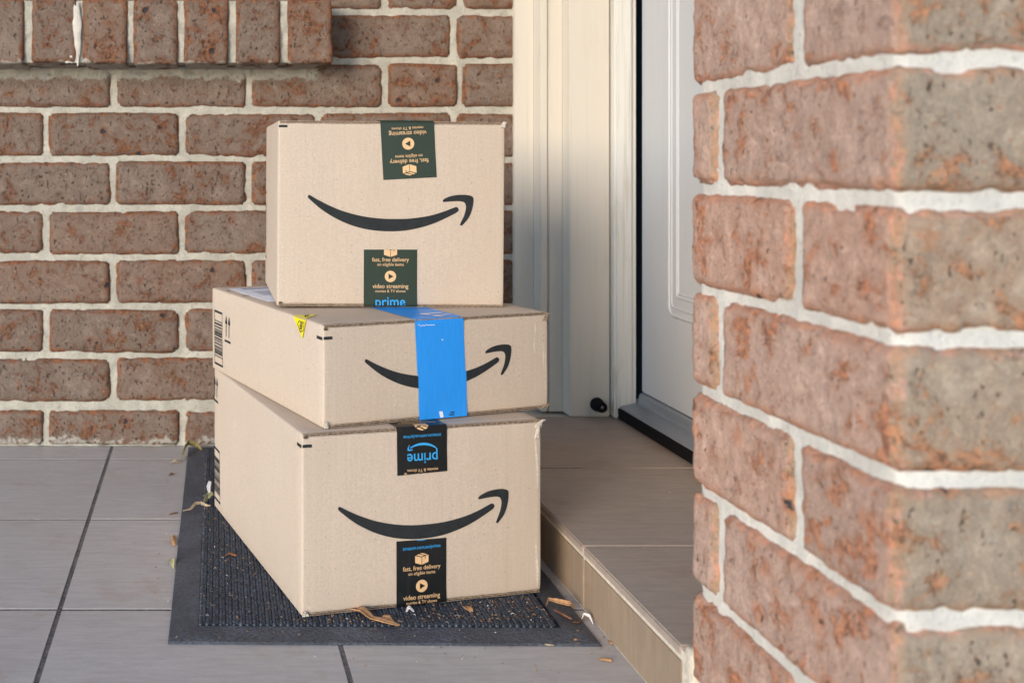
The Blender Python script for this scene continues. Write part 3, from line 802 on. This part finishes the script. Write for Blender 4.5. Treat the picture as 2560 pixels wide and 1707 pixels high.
# what is printed along the tape: kind, centre along the tape (m), size (m), ink
TAPE = [('icon', 0, .0168, 'ink_tan'), ('fast, free delivery', .0121, .0475, 'ink_tan'), ('on eligible items', .0182, .0338, 'ink_tan'),
        ('play', .0333, .0147, 'ink_tan'), ('video streaming', .0464, .0463, 'ink_tan'), ('movies & TV shows', .0525, .0386, 'ink_tan'),
        ('prime', .0671, .0385, 'ink_blue'), ('curve', .0800, .0375, 'ink_blue'), ('amazon.com.au/prime', .0919, .0475, 'ink_blue')]
PERIOD = .104
def tape(P, mat, cx, cz, ang, width, length, s0, k, flip, wrap, cut=0.):
    """strip on the front face. (cx,cz): middle of its free end; it runs up (flip) or down for `length`,
       then over the box edge. `s0`: place of the free end along the printed pattern"""
    H = P.H
    down = Vector((math.sin(R(ang)), -math.cos(R(ang)))) if not flip else Vector((-math.sin(R(ang)), math.cos(R(ang))))
    right = Vector((-down.y, down.x))      # reading direction when `down` points down the text
    def surf(q, lift):                     # 2-D position on the face -> 3-D, folding over the edge
        if q.y > H - .002:
            o = q.y - (H - .002)
            return Vector((q.x, -.0008 - lift + min(o, .001) * .5 + max(0, o - .001), H - .002 + min(o, .0026) + lift))
        if q.y < .002:
            o = .002 - q.y
            return Vector((q.x, -.0008 - lift + min(o, .001) * .5 + max(0, o - .001), max(.0004, .002 - min(o, .0026)) - lift * 0))
        return Vector((q.x, min(-P.fb(q.x, q.y), -.0008) - lift, q.y))
    C = Vector((cx, cz))
    nu, nv = 8, int((length + wrap) / .0022)
    v, f = [], []
    for j in range(nv + 1):
        s_ = (length + wrap) * j / nv
        for i in range(nu + 1):
            a = (i / nu - .5) * width
            q = C + right * a + down * (s_ + (cut * a if j == 0 else 0))
            rip = .00012 * noise.noise(Vector((a * 160, s_ * 25, cx * 50)))
            v.append(surf(q, .00045 + rip))
    for j in range(nv):
        for i in range(nu):
            b = j * (nu + 1) + i; f.append((b, b + 1, b + nu + 2, b + nu + 1))
    me = pydata('tape_strip', v, f, True)
    to = link('tape_strip', me, mat, P.root)
    for rep in (-1, 0, 1, 2):
        for (kind, s, size, ink) in TAPE:
            sc = (s + rep * PERIOD - s0) * k
            if sc < -.012 or sc > length + wrap - .004: continue
            dark = None
            if kind == 'icon': vv, ff = icon_box()
            elif kind == 'play': vv, ff = icon_play(); dark = [(-.17, -.25), (-.17, .25), (.27, 0)]
            elif kind == 'curve': vv, ff = [(a - .5, b + .10) for a, b in AC_V], AC_F
            else:
                tm = text_mesh(kind, .007 if kind in ('prime', 'fast, free delivery', 'video streaming') else .003)
                xs = [q.co.x for q in tm.vertices]; wd = max(xs) - min(xs); mx = (max(xs) + min(xs)) / 2
                vv = [((q.co.x - mx) / wd, (q.co.y - .26) / wd * 1.08) for q in tm.vertices]
                ff = [list(p.vertices) for p in tm.polygons]; bpy.data.meshes.remove(tm)
            def emit(vv, ff, name, inkm, lift):
                bm = bmesh.new(); bv = [bm.verts.new((a * size * k, sc - b * size * k, 0)) for a, b in vv]
                for q in ff:
                    try: bm.faces.new([bv[i] for i in q])
                    except ValueError: pass
                bmesh.ops.triangulate(bm, faces=bm.faces[:])
                geo = bm.verts[:] + bm.edges[:] + bm.faces[:]
                bmesh.ops.bisect_plane(bm, geom=geo, plane_co=(0, .0001, 0), plane_no=(0, -1, 0), clear_outer=True)
                geo = bm.verts[:] + bm.edges[:] + bm.faces[:]
                bmesh.ops.bisect_plane(bm, geom=geo, plane_co=(0, length + wrap, 0), plane_no=(0, 1, 0), clear_outer=True)
                for dq in ((-.0035, -.0022, -.001, .0, .001, .002, .003, .0045) if flip else ()):
                    geo = bm.verts[:] + bm.edges[:] + bm.faces[:]
                    bmesh.ops.bisect_plane(bm, geom=geo, plane_co=(0, length + dq, 0), plane_no=(0, 1, 0))
                if not flip:
                    geo = bm.verts[:] + bm.edges[:] + bm.faces[:]
                    bmesh.ops.bisect_plane(bm, geom=geo, plane_co=(0, length - .0022, 0), plane_no=(0, 1, 0), clear_outer=True)
                if not bm.faces: bm.free(); return
                for q in bm.verts:
                    c2 = C + right * q.co.x + down * q.co.y; q.co = surf(c2, lift)
                bm.normal_update()
                bmesh.ops.recalc_face_normals(bm, faces=bm.faces)
                m = bpy.data.meshes.new(name); bm.to_mesh(m); bm.free()
                link(name, m, inkm, to)
            nm = {'icon': 'printed_box_icon', 'play': 'printed_play_icon', 'curve': 'printed_tape_curve'}.get(kind, 'printed_lettering')
            emit(vv, ff, nm, ink, .00092)
            if dark: emit(dark, [[0, 1, 2]], 'printed_play_triangle', mat, .0012)
    return to
def barcode(P, y0, y1, z0, z1, seed, face='left'):
    rr = random.Random(seed); v, f = [], []
    def rc(a0, a1, b0, b1):
        b = len(v); v.extend([(a0, b0), (a1, b0), (a1, b1), (a0, b1)]); f.append((b, b + 1, b + 2, b + 3))
    h = z1 - z0
    rc(y0, y1, z1 - .0030, z1); rc(y0, y1, z0, z0 + .0030)
    rc(y0, y0 + .0011, z0 + .003, z1 - .003); rc(y1 - .0011, y1, z0 + .003, z1 - .003)
    z = z0 + h * .15
    while z < z1 - h * .17:
        t = rr.choice((.0005, .0007, .0008, .0013, .0020, .0027)); rc(y0 + .0011, y1 - .0011, z, z + t); z += t + rr.choice((.0006, .0008, .0012, .0019))
    P.place('printed_barcode', v, f, face, .0006, 'ink')
def up_arrows(P, y0, y1, z0, z1):
    v, f = [], []
    def pl(p):
        b = len(v); v.extend(p); f.append(list(range(b, b + len(p))))
    w_ = (y1 - y0); h = z1 - z0
    for c in (y0 + w_ * .25, y0 + w_ * .75):
        hw = w_ * .19
        pl([(c - hw * .22, z0 + h * .20), (c + hw * .22, z0 + h * .20), (c + hw * .22, z1 - h * .30), (c - hw * .22, z1 - h * .30)])
        pl([(c - hw, z1 - h * .31), (c + hw, z1 - h * .31), (c, z1)])
    pl([(y0, z0), (y1, z0), (y1, z0 + h * .085), (y0, z0 + h * .085)])
    P.place('printed_upright_arrows', v, f, 'left', .0006, 'ink')
def scuff(P, pts, wid, face, seed):
    v, f = [], []
    Q = resample(pts, 24)
    for i, p in enumerate(Q):
        w_ = wid * (.35 + .65 * abs(math.sin(math.pi * i / 24))) * (1 + .6 * noise.noise(Vector((i * .7, seed, 0))))
        v += [(p[0] - w_ / 2, p[1]), (p[0] + w_ / 2, p[1])]
    for i in range(24): f.append((2 * i, 2 * i + 2, 2 * i + 3, 2 * i + 1))
    P.place('scuffed_paper', v, f, face, .00018, 'card_scuff')

MZ = .0088
PB = Parcel('cardboard_parcel', 'largest tan cardboard parcel at the bottom of the stack with two black tapes', (.1062, 1.170, MZ), 13.6, .2885, .389, .198, seed=2, folds=((.1440, -.00022), (.2405, .0003), (.2480, -.0003)))
PM = Parcel('cardboard_parcel', 'low wide tan cardboard parcel in the middle of the stack with bright blue tape', (.1318, 1.191, MZ + .1985), 18.8, .294, .372, .1145, ry=-.25, seed=5, ampl=.0025)
PT = Parcel('cardboard_parcel', 'tan cardboard parcel on top of the stack with two dark green tapes', (.0895, 1.325, .3245), 0, .2785, .25, .228, ry=.45, seed=9, amp=.0018)
# curves
print_arrow(PT, .0365, .1345, .2034, 0)
print_arrow(PB, .0407, .1145, .2058, 1.2)
print_arrow(PM, .0501, .0718, .1915, 1.4)
# corner ticks
for P, za, zb in ((PT, .2194, .2224), (PB, .1832, .1866), (PM, .0982, .1016)):
    print_rect(P, 'printed_tick', .0006, .0112, za, zb, 'front')
    if P is not PT: print_rect(P, 'printed_tick', .0022, .016, za - .0008, zb - .0006, 'left')
# tapes
tape(PT, 'tape_green', .1617, .1578, 3.4, .0655, .0705, -.0095, 1.0, True, .03)
tape(PT, 'tape_green', .1384, .0708, .4, .0653, .0705, -.0013, .95, False, .006)
tape(PB, 'tape_black', .1402, .1468, .2, .0602, .0512, .0481, .95, True, .03, -.02)
tape(PB, 'tape_black', .1388, .0737, .6, .0600, .0735, .0829, .95, False, .006, .02)
# blue tape over the middle parcel
def blue_tape():
    P = PM; H = P.H
    v, f = [], []
    nu = 14
    prof = []
    for j in range(60): prof.append(('f', .0005 + (H - .0025) * j / 59))
    for j in range(1, 30): prof.append(('t', .19 * j / 29))
    for (k, t) in prof:
        for i in range(nu + 1):
            a = i / nu
            if k == 'f':
                b = t / H
                x0, x1 = .1175 + (.1135 - .1175) * b, .1803 + (.1768 - .1803) * b
                if t < .052: x0 += .0012; x1 += .0012
                x = x0 + (x1 - x0) * a
                y = min(-P.fb(x, t), -.0012) - .0005 - .00015 * noise.noise(Vector((a * 9, t * 30, 2))); z = t
                if t > H - .003: y += .0009 * (t - H + .003) / .003
            else:
                x = .1135 + .0005 * t / .19 + (.0636) * a; y = t - .0006
                z = H + .0007 + .0004 * noise.noise(Vector((a * 7, t * 60, 2)))
            v.append((x, y, z))
    for j in range(len(prof) - 1):
        for i in range(nu):
            b = j * (nu + 1) + i; f.append((b, b + 1, b + nu + 2, b + nu + 1))
    me = pydata('blue_tape_strip', v, f, True)
    o = link('tape_strip', me, 'tape_blue', P.root); o['label'] = 'bright blue tape over the middle parcel'
    def frag(pts, face, ink='ink_white', lift=.0013):
        vv = [P.top(a, b, lift) if face == 'top' else Vector((a, min(-P.fb(a, b), -.0012) - lift * .8, b)) for a, b in pts]
        m = pydata('printed_fragment', vv, [list(range(len(pts)))]); 
        link('printed_fragment', m, ink, o)
    frag([(.138, .027), (.140, .033), (.168, .034), (.168, .028)], 'top')
    frag([(.138, .027), (.146, .027), (.150, .020), (.144, .020)], 'top')
    frag([(.146, .012), (.147, .018), (.170, .0195), (.171, .0140)], 'top')
    frag([(.146, .012), (.152, .0135), (.1545, .003), (.1495, .003)], 'top')
    frag([(.1455, .0015), (.1500, .0015), (.1488, .0085), (.1440, .0085)], 'front')
    frag([(.1570, .0030), (.1640, .0030), (.1640, .0042), (.1570, .0042)], 'front', 'ink')
    frag([(.1590, .0055), (.1640, .0055), (.1640, .0068), (.1590, .0068)], 'front', 'ink')
    frag([(.1470, .0905), (.1495, .0912), (.1490, .0893), (.1480, .0898)], 'front')
    # white crease where the tape split over the edge
    vv, ff = [], []
    for i in range(40):
        a = i / 39; x = .117 + .022 * a; zc = H - .0065 + .0022 * noise.noise(Vector((a * 9, 1, 4)))
        for dz in (-.00035, .00035): vv.append((x, min(-P.fb(x, zc), -.0012) - .0011, zc + dz))
    for i in range(39): ff.append((2 * i, 2 * i + 2, 2 * i + 3, 2 * i + 1))
    link('tape_crease', pydata('tape_crease', vv, ff), 'ink_white', o)
blue_tape()
# marks on the left faces
barcode(PM, .3255, .3600, .0085, .0850, 3); up_arrows(PM, .2905, .3145, .0470, .0835)
barcode(PB, .3530, .3880, .0128, .0872, 8); up_arrows(PB, .3640, .3905, .1515, .1870)
barcode(PT, .205, .236, .040, .135, 4)
# yellow sticker folded over the edge of the middle parcel
def sticker():
    P = PM
    lf = [(.0435, P.H - .0008), (.0805, P.H - .0008), (.0520, .0915)]
    o = P.place('sticker', lf, [(0, 1, 2)], 'left', .0012, 'yellow'); o['label'] = 'yellow folded sticker on the edge of the middle parcel'
    v = [P.top(-.0011, .0805, .0006), P.top(-.0011, .0435, .0006), P.top(.0045, .0515, .0010), P.top(.0290, .0745, .0006), P.top(.0020, .0785, .0006)]
    link('sticker_fold', pydata('sticker_fold', v, [(0, 1, 2, 3, 4)]), 'yellow', o)
    def ln(pts, w_=.0005):
        vv, ff = [], []
        for (a, b), (c, d) in zip(pts[:-1], pts[1:]):
            n_ = Vector((-(d - b), c - a)).normalized() * w_; k0 = len(vv)
            vv += [P.left(a + n_.x, b + n_.y, .0015), P.left(c + n_.x, d + n_.y, .0015), P.left(c - n_.x, d - n_.y, .0015), P.left(a - n_.x, b - n_.y, .0015)]
            ff.append((k0, k0 + 1, k0 + 2, k0 + 3))
        link('sticker_print', pydata('sticker_print', vv, ff), 'ink', o)
    ln([(.048, .1105), (.062, .1105), (.066, .1065), (.0575, .0985), (.049, .1015), (.048, .1105)])
    ln([(.051, .1085), (.059, .1085)]); ln([(.051, .106), (.062, .1055)]); ln([(.0525, .1035), (.060, .103)])
    ln([(.054, .1095), (.055, .1010)]); ln([(.057, .1095), (.0575, .1010)])
    for q in range(2):
        vv = [P.top(.003 + q * .003, .056 + q * .003, .0011), P.top(.0045 + q * .003, .056 + q * .003, .0011), P.top(.0125 + q * .004, .073, .0011), P.top(.011 + q * .004, .073, .0011)]
        link('sticker_print', pydata('sticker_print', vv, [(0, 1, 2, 3)]), 'ink', o)
sticker()
# address label on top of the middle parcel
def address_label():
    P = PM
    def rect(name, x0, x1, y0, y1, lift, mat, parent):
        return link(name, pydata(name, [P.top(x0, y0, lift), P.top(x1, y0, lift), P.top(x1, y1, lift), P.top(x0, y1, lift)], [(0, 1, 2, 3)]), mat, parent)
    lab = link('address_label', boxmesh('address_label', .016, .135, .200, .345, P.H + .0004, P.H + .0008), 'paper', P.root)
    lab['label'] = 'white address label on top of the middle parcel'
    rect('printed_block', .030, .090, .325, .338, .0013, 'paper_grey', lab)
    for i in range(6): rect('printed_line', .034, .085 + .01 * (i % 2), .300 - i * .008, .3025 - i * .008, .0013, 'paper_grey', lab)
    rect('printed_mark', .006, .008, .315, .330, .0008, 'ink', P.root); rect('printed_mark', .006, .016, .2655, .2685, .0008, 'ink', P.root)
address_label()
# scuffed edges
scuff(PM, [(.274, .112), (.2755, .095), (.2735, .078), (.2745, .066)], .0022, 'front', 1)
scuff(PM, [(.284, .112), (.285, .092), (.2862, .07), (.287, .05)], .0014, 'front', 2)
scuff(PM, [(.2895, .075), (.2900, .045), (.2902, .012)], .0016, 'front', 3)
scuff(PB, [(.2790, .192), (.2805, .17), (.2828, .15), (.2838, .12)], .0026, 'front', 4)
scuff(PB, [(.2815, .055), (.2830, .03), (.2835, .006)], .0032, 'front', 5)
scuff(PB, [(.006, .02), (.010, .0075), (.03, .0052)], .0014, 'front', 6)
scuff(PB, [(.330, .105), (.331, .098), (.330, .088)], .0020, 'left', 7)
scuff(PB, [(.265, .152), (.266, .145), (.265, .135)], .0018, 'left', 8)

def corner_tear(P, x, z, w_, h, seed, mat='card_scuff', lean=0.):
    """crumpled ear of torn board at a front corner"""
    v, f = [], []; n = 7
    for j in range(n + 1):
        for i in range(n + 1):
            a, b = i / n - .5, j / n
            q = Vector((a * w_ * (1 - .5 * b), -.0006 - .0022 * b * b - .0010 * noise.noise(Vector((a * 3, b * 3, seed))), b * h))
            v.append(Vector((x, 0, z)) + Vector((q.x + lean * b * b, q.y, q.z + .0012 * noise.noise(Vector((a * 4, b * 2, seed + 5))))))
    for j in range(n):
        for i in range(n): k = j * (n + 1) + i; f.append((k, k + 1, k + n + 2, k + n + 1))
    o = link('torn_corner', pydata('torn_corner', v, f, True), mat, P.root)
    md = o.modifiers.new('thickness', 'SOLIDIFY'); md.thickness = .0007
corner_tear(PB, PB.W - .004, PB.H - .009, .009, .0095, 3, 'card_scuff', .006)
corner_tear(PB, PB.W - .0055, PB.H - .022, .006, .016, 6, 'card_scuff', .001)
corner_tear(PM, PM.W - .004, PM.H - .010, .008, .009, 4, 'card_edge', .002)
corner_tear(PM, PM.W - .005, .0015, .009, .004, 8, 'card_edge', .004)
corner_tear(PB, .004, .0005, .008, .006, 9, 'card_scuff', -.002)
corner_tear(PM, .0035, .0005, .006, .007, 10, 'card_scuff', -.001)
corner_tear(PT, PT.W - .003, PT.H - .007, .006, .007, 11, 'card_scuff', .002)
for P, x_, z_ in ((PM, .0030, PM.H - .0050), (PT, .0040, .0042), (PB, .0038, PB.H - .0040)):
    link('corner_hole_dark', block('corner_hole_dark', .0050, .0030, .0034, .0012, .002, .0004, 0, 3), 'card_core', P.root, (x_ - .002, -.0012, z_ - .0015))  # solid dark block, paints the shade inside a small corner hole

# ------------------------------------------------------------------ dry leaves, bark and twigs
def ribbon(name, label, cat, pts, widths, mat, side=(0, 1, 0), thick=.0005, curl=0., seed=0, nn=5):
    """strip of dry leaf or bark following a 3-D line"""
    base = Vector((sum(p[0] for p in pts) / len(pts), sum(p[1] for p in pts) / len(pts), min(p[2] for p in pts)))
    n = 20; P3 = [Vector(p) for p in pts]
    def at(lst, t):
        k = t * (len(lst) - 1); i = min(int(k), len(lst) - 2); u = k - i; u = u * u * (3 - 2 * u) * .5 + u * .5
        return lst[i] * (1 - u) + lst[i + 1] * u
    v, f = [], []
    S = Vector(side)
    for i in range(n + 1):
        t = i / n; c = at(P3, t) - base; w_ = at(list(widths), t)
        tg = (at(P3, min(1, t + .04)) - at(P3, max(0, t - .04))).normalized()
        sd = (S - tg * S.dot(tg)).normalized(); up = tg.cross(sd)
        if up.z < 0: up = -up
        for k in range(nn + 1):
            a = k / nn - .5
            e = 1 + .25 * noise.noise(Vector((i * .5, (a > 0) * 5, seed)))
            v.append(c + sd * (a * w_ * e) + up * (curl * w_ * (4 * a * a) + .0004 * noise.noise(Vector((i * .6, a * 4, seed + 9)))))
    for i in range(n):
        for k in range(nn):
            b = i * (nn + 1) + k; f.append((b, b + 1, b + nn + 2, b + nn + 1))
    lo = min(q.z for q in v)
    v = [q - Vector((0, 0, lo)) for q in v]
    o = link(name, pydata(name, v, f, True), mat); o.location = base
    md = o.modifiers.new('thickness', 'SOLIDIFY'); md.thickness = thick
    tag(o, label, cat)
    return o
ZM, ZB = .0092, .0068
ribbon('bark_strip', 'large curled orange-brown bark strip on the mat in front of the bottom parcel', 'bark',
       [(.164, 1.186, ZM + .001), (.172, 1.176, ZM + .003), (.180, 1.165, ZM), (.193, 1.153, ZM + .001), (.207, 1.143, ZB + .004)], (.011, .013, .008, .009, .004), 'bark', (.6, .8, 0), .0008, .25, 1)
ribbon('bark_flake', 'small torn bark flake beside the large curled bark strip', 'bark', [(.192, 1.164, ZM + .002), (.198, 1.160, ZM + .003), (.203, 1.152, ZM)], (.006, .008, .003), 'bark', (.3, .9, .2), .0006, .1, 2)
ribbon('dry_leaf', 'round tan leaf flake on the mat nubs near the right border', 'leaf', [(.2875, 1.1965, ZM), (.2905, 1.190, ZM + .0015), (.2935, 1.1825, ZM)], (.004, .0105, .004), 'bark', (1, 0, 0), .0005, .1, 3)
ribbon('curled_leaf', 'olive folded leaf over the back left corner of the mat', 'leaf',
       [(-.036, 1.818, .003), (-.032, 1.836, .012), (-.027, 1.848, .016), (-.014, 1.848, .014), (-.004, 1.838, .009)], (.008, .014, .016, .013, .004), 'leaf_olive', (.25, -.7, .7), .0006, .2, 4)
ribbon('dry_leaf', 'pointed straw-coloured leaf on the tile beside the back of the mat', 'leaf', [(-.056, 1.795, .001), (-.048, 1.797, .003), (-.038, 1.800, .001)], (.001, .007, .004), 'leaf_pale', (0, 1, .2), .0006, .3, 5)
ribbon('dry_leaf_strip', 'wavy pale leaf strip lying across the left border of the mat', 'leaf',
       [(-.030, 1.530, ZB), (-.020, 1.536, ZB), (-.012, 1.548, ZB + .005), (-.004, 1.552, ZB + .004), (.004, 1.545, ZM), (.010, 1.545, ZM)], (.001, .003, .0042, .0045, .004, .001), 'leaf_pale', (0, .7, .7), .0006, .2, 6)
ribbon('leaf_scrap', 'pale green leaf scrap at the back left corner of the bottom parcel', 'leaf', [(.000, 1.560, ZM), (.005, 1.570, ZM + .005), (.013, 1.575, ZM + .008)], (.004, .008, .005), 'leaf_green', (.1, .6, .8), .0006, .1, 7)
ribbon('petal', 'white torn petal against the back left edge of the bottom parcel', 'petal', [(.008, 1.598, ZM), (.007, 1.605, ZM + .010), (.009, 1.612, ZM + .016)], (.002, .006, .004), 'petal', (1, .2, 0), .0006, .1, 8)
ribbon('seed_husk', 'star-shaped brown seed husk on the left ribs of the mat', 'seed husk', [(.027, 1.350, ZM), (.033, 1.354, ZM + .002), (.041, 1.350, ZM)], (.003, .006, .005), 'bark_dark', (.2, 1, 0), .0006, -.2, 9)
ribbon('bark_strip', 'curled orange bark strip across the right border of the mat', 'bark', [(.381, 1.204, ZB), (.387, 1.214, ZB + .004), (.396, 1.210, ZB + .003), (.408, 1.205, ZB + .002), (.414, 1.206, .003)], (.001, .003, .0055, .006, .001), 'bark', (0, .7, .7), .0006, .3, 10)
ribbon('twig', 'short straight brown twig on the right border of the mat', 'twig', [(.387, 1.193, ZB), (.3925, 1.180, ZB + .001), (.398, 1.169, ZB)], (.0012, .0022, .0012), 'bark_dark', (1, .3, 0), .0009, -.3, 11)
ribbon('twig', 'curved dark brown twig beside the white petal at the mat corner', 'twig', [(.3985, 1.166, .0055), (.405, 1.167, .005), (.411, 1.177, .004), (.4155, 1.188, .003)], (.0012, .0018, .0028, .001), 'bark_dark', (1, -.3, .2), .0009, -.3, 12)
ribbon('petal', 'white folded petal on the tile between mat and step', 'petal', [(.411, 1.176, .002), (.4155, 1.180, .007), (.4195, 1.178, .006), (.4215, 1.170, .001)], (.001, .005, .006, .001), 'petal', (.1, .6, -.8), .0006, .2, 13)
ribbon('twig', 'bright orange twig on the tile near the step at the bottom right', 'twig', [(.3980, 1.0875, .0006), (.404, 1.0862, .0012), (.4095, 1.0855, .0006)], (.002, .0032, .0028), 'bark', (0, 1, .2), .0012, -.3, 14)
ribbon('dry_leaf', 'orange leaf fragment at the front right edge of the mat', 'leaf', [(.3805, 1.1255, .0006), (.388, 1.1245, .002), (.3955, 1.1262, .0006)], (.001, .008, .003), 'bark', (0, 1, .3), .0006, .2, 15)
ribbon('twig', 'thin pale straw on the tile in front of the mat', 'twig', [(.3450, 1.1245, .0006), (.352, 1.1215, .001), (.362, 1.118, .0006)], (.0035, .0025, .001), 'leaf_pale', (0, 1, .2), .0006, -.2, 16)
ribbon('bark_flake', 'tiny orange bark chip where the tile meets the step', 'bark', [(.4215, 1.1285, .0006), (.4235, 1.1262, .0015), (.4250, 1.1235, .0006)], (.003, .004, .002), 'bark', (1, .5, .2), .0006, .1, 17)
ribbon('twig', 'short brown twig on the tile left of the mat', 'twig', [(-.0415, 1.444, .0006), (-.0405, 1.425, .0015), (-.0385, 1.408, .0006)], (.004, .0045, .002), 'bark', (1, 0, .2), .0012, -.3, 18)
ribbon('dry_leaf', 'small yellow-green leaf against the left edge of the mat', 'leaf', [(-.0425, 1.362, .0006), (-.0395, 1.348, .004), (-.0375, 1.331, .0006)], (.003, .008, .002), 'leaf_green', (1, .2, .5), .0005, .2, 19)
ribbon('twig', 'tiny dark twig on the tile left of the mat below the leaf strip', 'twig', [(-.0490, 1.534, .0006), (-.042, 1.539, .001), (-.0370, 1.541, .0006)], (.001, .002, .001), 'bark_dark', (0, 1, .2), .0008, -.2, 20)
ribbon('bark_flake', 'reddish bark chip on the tile beside the back of the mat', 'bark', [(-.0555, 1.725, .0006), (-.052, 1.729, .002), (-.0485, 1.731, .0006)], (.003, .005, .002), 'bark_dark', (0, 1, .2), .0006, .1, 21)
ribbon('petal', 'small white flake under the black tape of the bottom parcel', 'petal', [(.2220, 1.1830, ZM), (.2255, 1.1875, ZM + .003), (.2300, 1.1830, ZM)], (.002, .005, .002), 'petal', (.2, 1, .3), .0005, .1, 22)
# uncountable crumbs caught in the mat and on the tiles
def litter(name, label, zones, mats, seed):
    rr = random.Random(seed); v, f, mi = [], [], []
    for (x0, x1, y0, y1, z, n, test) in zones:
        c = 0; tries = 0
        while c < n and tries < n * 30:
            tries += 1
            x, y = rr.uniform(x0, x1), rr.uniform(y0, y1)
            if test and not test(x, y): continue
            c += 1
            L_, w_ = rr.uniform(.0008, .0040), rr.uniform(.0003, .0009); a = rr.uniform(0, math.pi); t = rr.uniform(-.4, .4)
            if rr.random() < .25: L_, w_ = rr.uniform(.0012, .0024), rr.uniform(.0008, .0014)
            dx, dy = math.cos(a), math.sin(a); b = len(v); h = rr.uniform(0, .0008)
            m = rr.choices(range(len(mats)), [5, 5, 3, 1])[0]
            for (s_, q) in ((-1, 0), (0, .0006), (1, .0001)):
                for e in (-1, 1):
                    v.append((x + dx * s_ * L_ / 2 - dy * e * w_ / 2 + (0 if s_ else dy * t * L_), y + dy * s_ * L_ / 2 + dx * e * w_ / 2 - (0 if s_ else dx * t * L_), z + h + q + (.0003 if e > 0 else 0)))
            f += [(b, b + 1, b + 3, b + 2), (b + 2, b + 3, b + 5, b + 4)]; mi += [m, m]
    me = pydata(name, v, f)
    for m in mats: me.materials.append(M[m])
    me.polygons.foreach_set('material_index', mi)
    o = link(name, me, None); tag(o, label, 'litter', kind='stuff')
    md = o.modifiers.new('thickness', 'SOLIDIFY'); md.thickness = .0002
def left_of_box(x, y): return x < .106 - (y - 1.17) * .242 - .004
litter('leaf_litter', 'fine dry leaf crumbs scattered over the mat and the tiles around it',
       [(0, .10, 1.16, 1.80, ZM - .001, 85, left_of_box), (-.002, .010, 1.2, 1.80, ZM - .003, 100, None),
        (.10, .375, 1.158, 1.176, ZM - .001, 80, None), (.24, .378, 1.165, 1.235, ZM - .0006, 110, lambda x, y: y < 1.17 + (x - .106) * .242 - .004),
        (-.035, .40, 1.128, 1.15, ZB - .002, 22, None), (-.06, -.04, 1.2, 1.8, .0004, 26, None), (.10, .42, 1.06, 1.122, .0004, 26, None), (.40, .424, 1.1, 1.4, .0005, 60, None), (.45, .65, 1.1, 1.7, ST + .0004, 5, None)],
       ('bark_dark', 'bark', 'leaf_pale', 'petal'), 5)
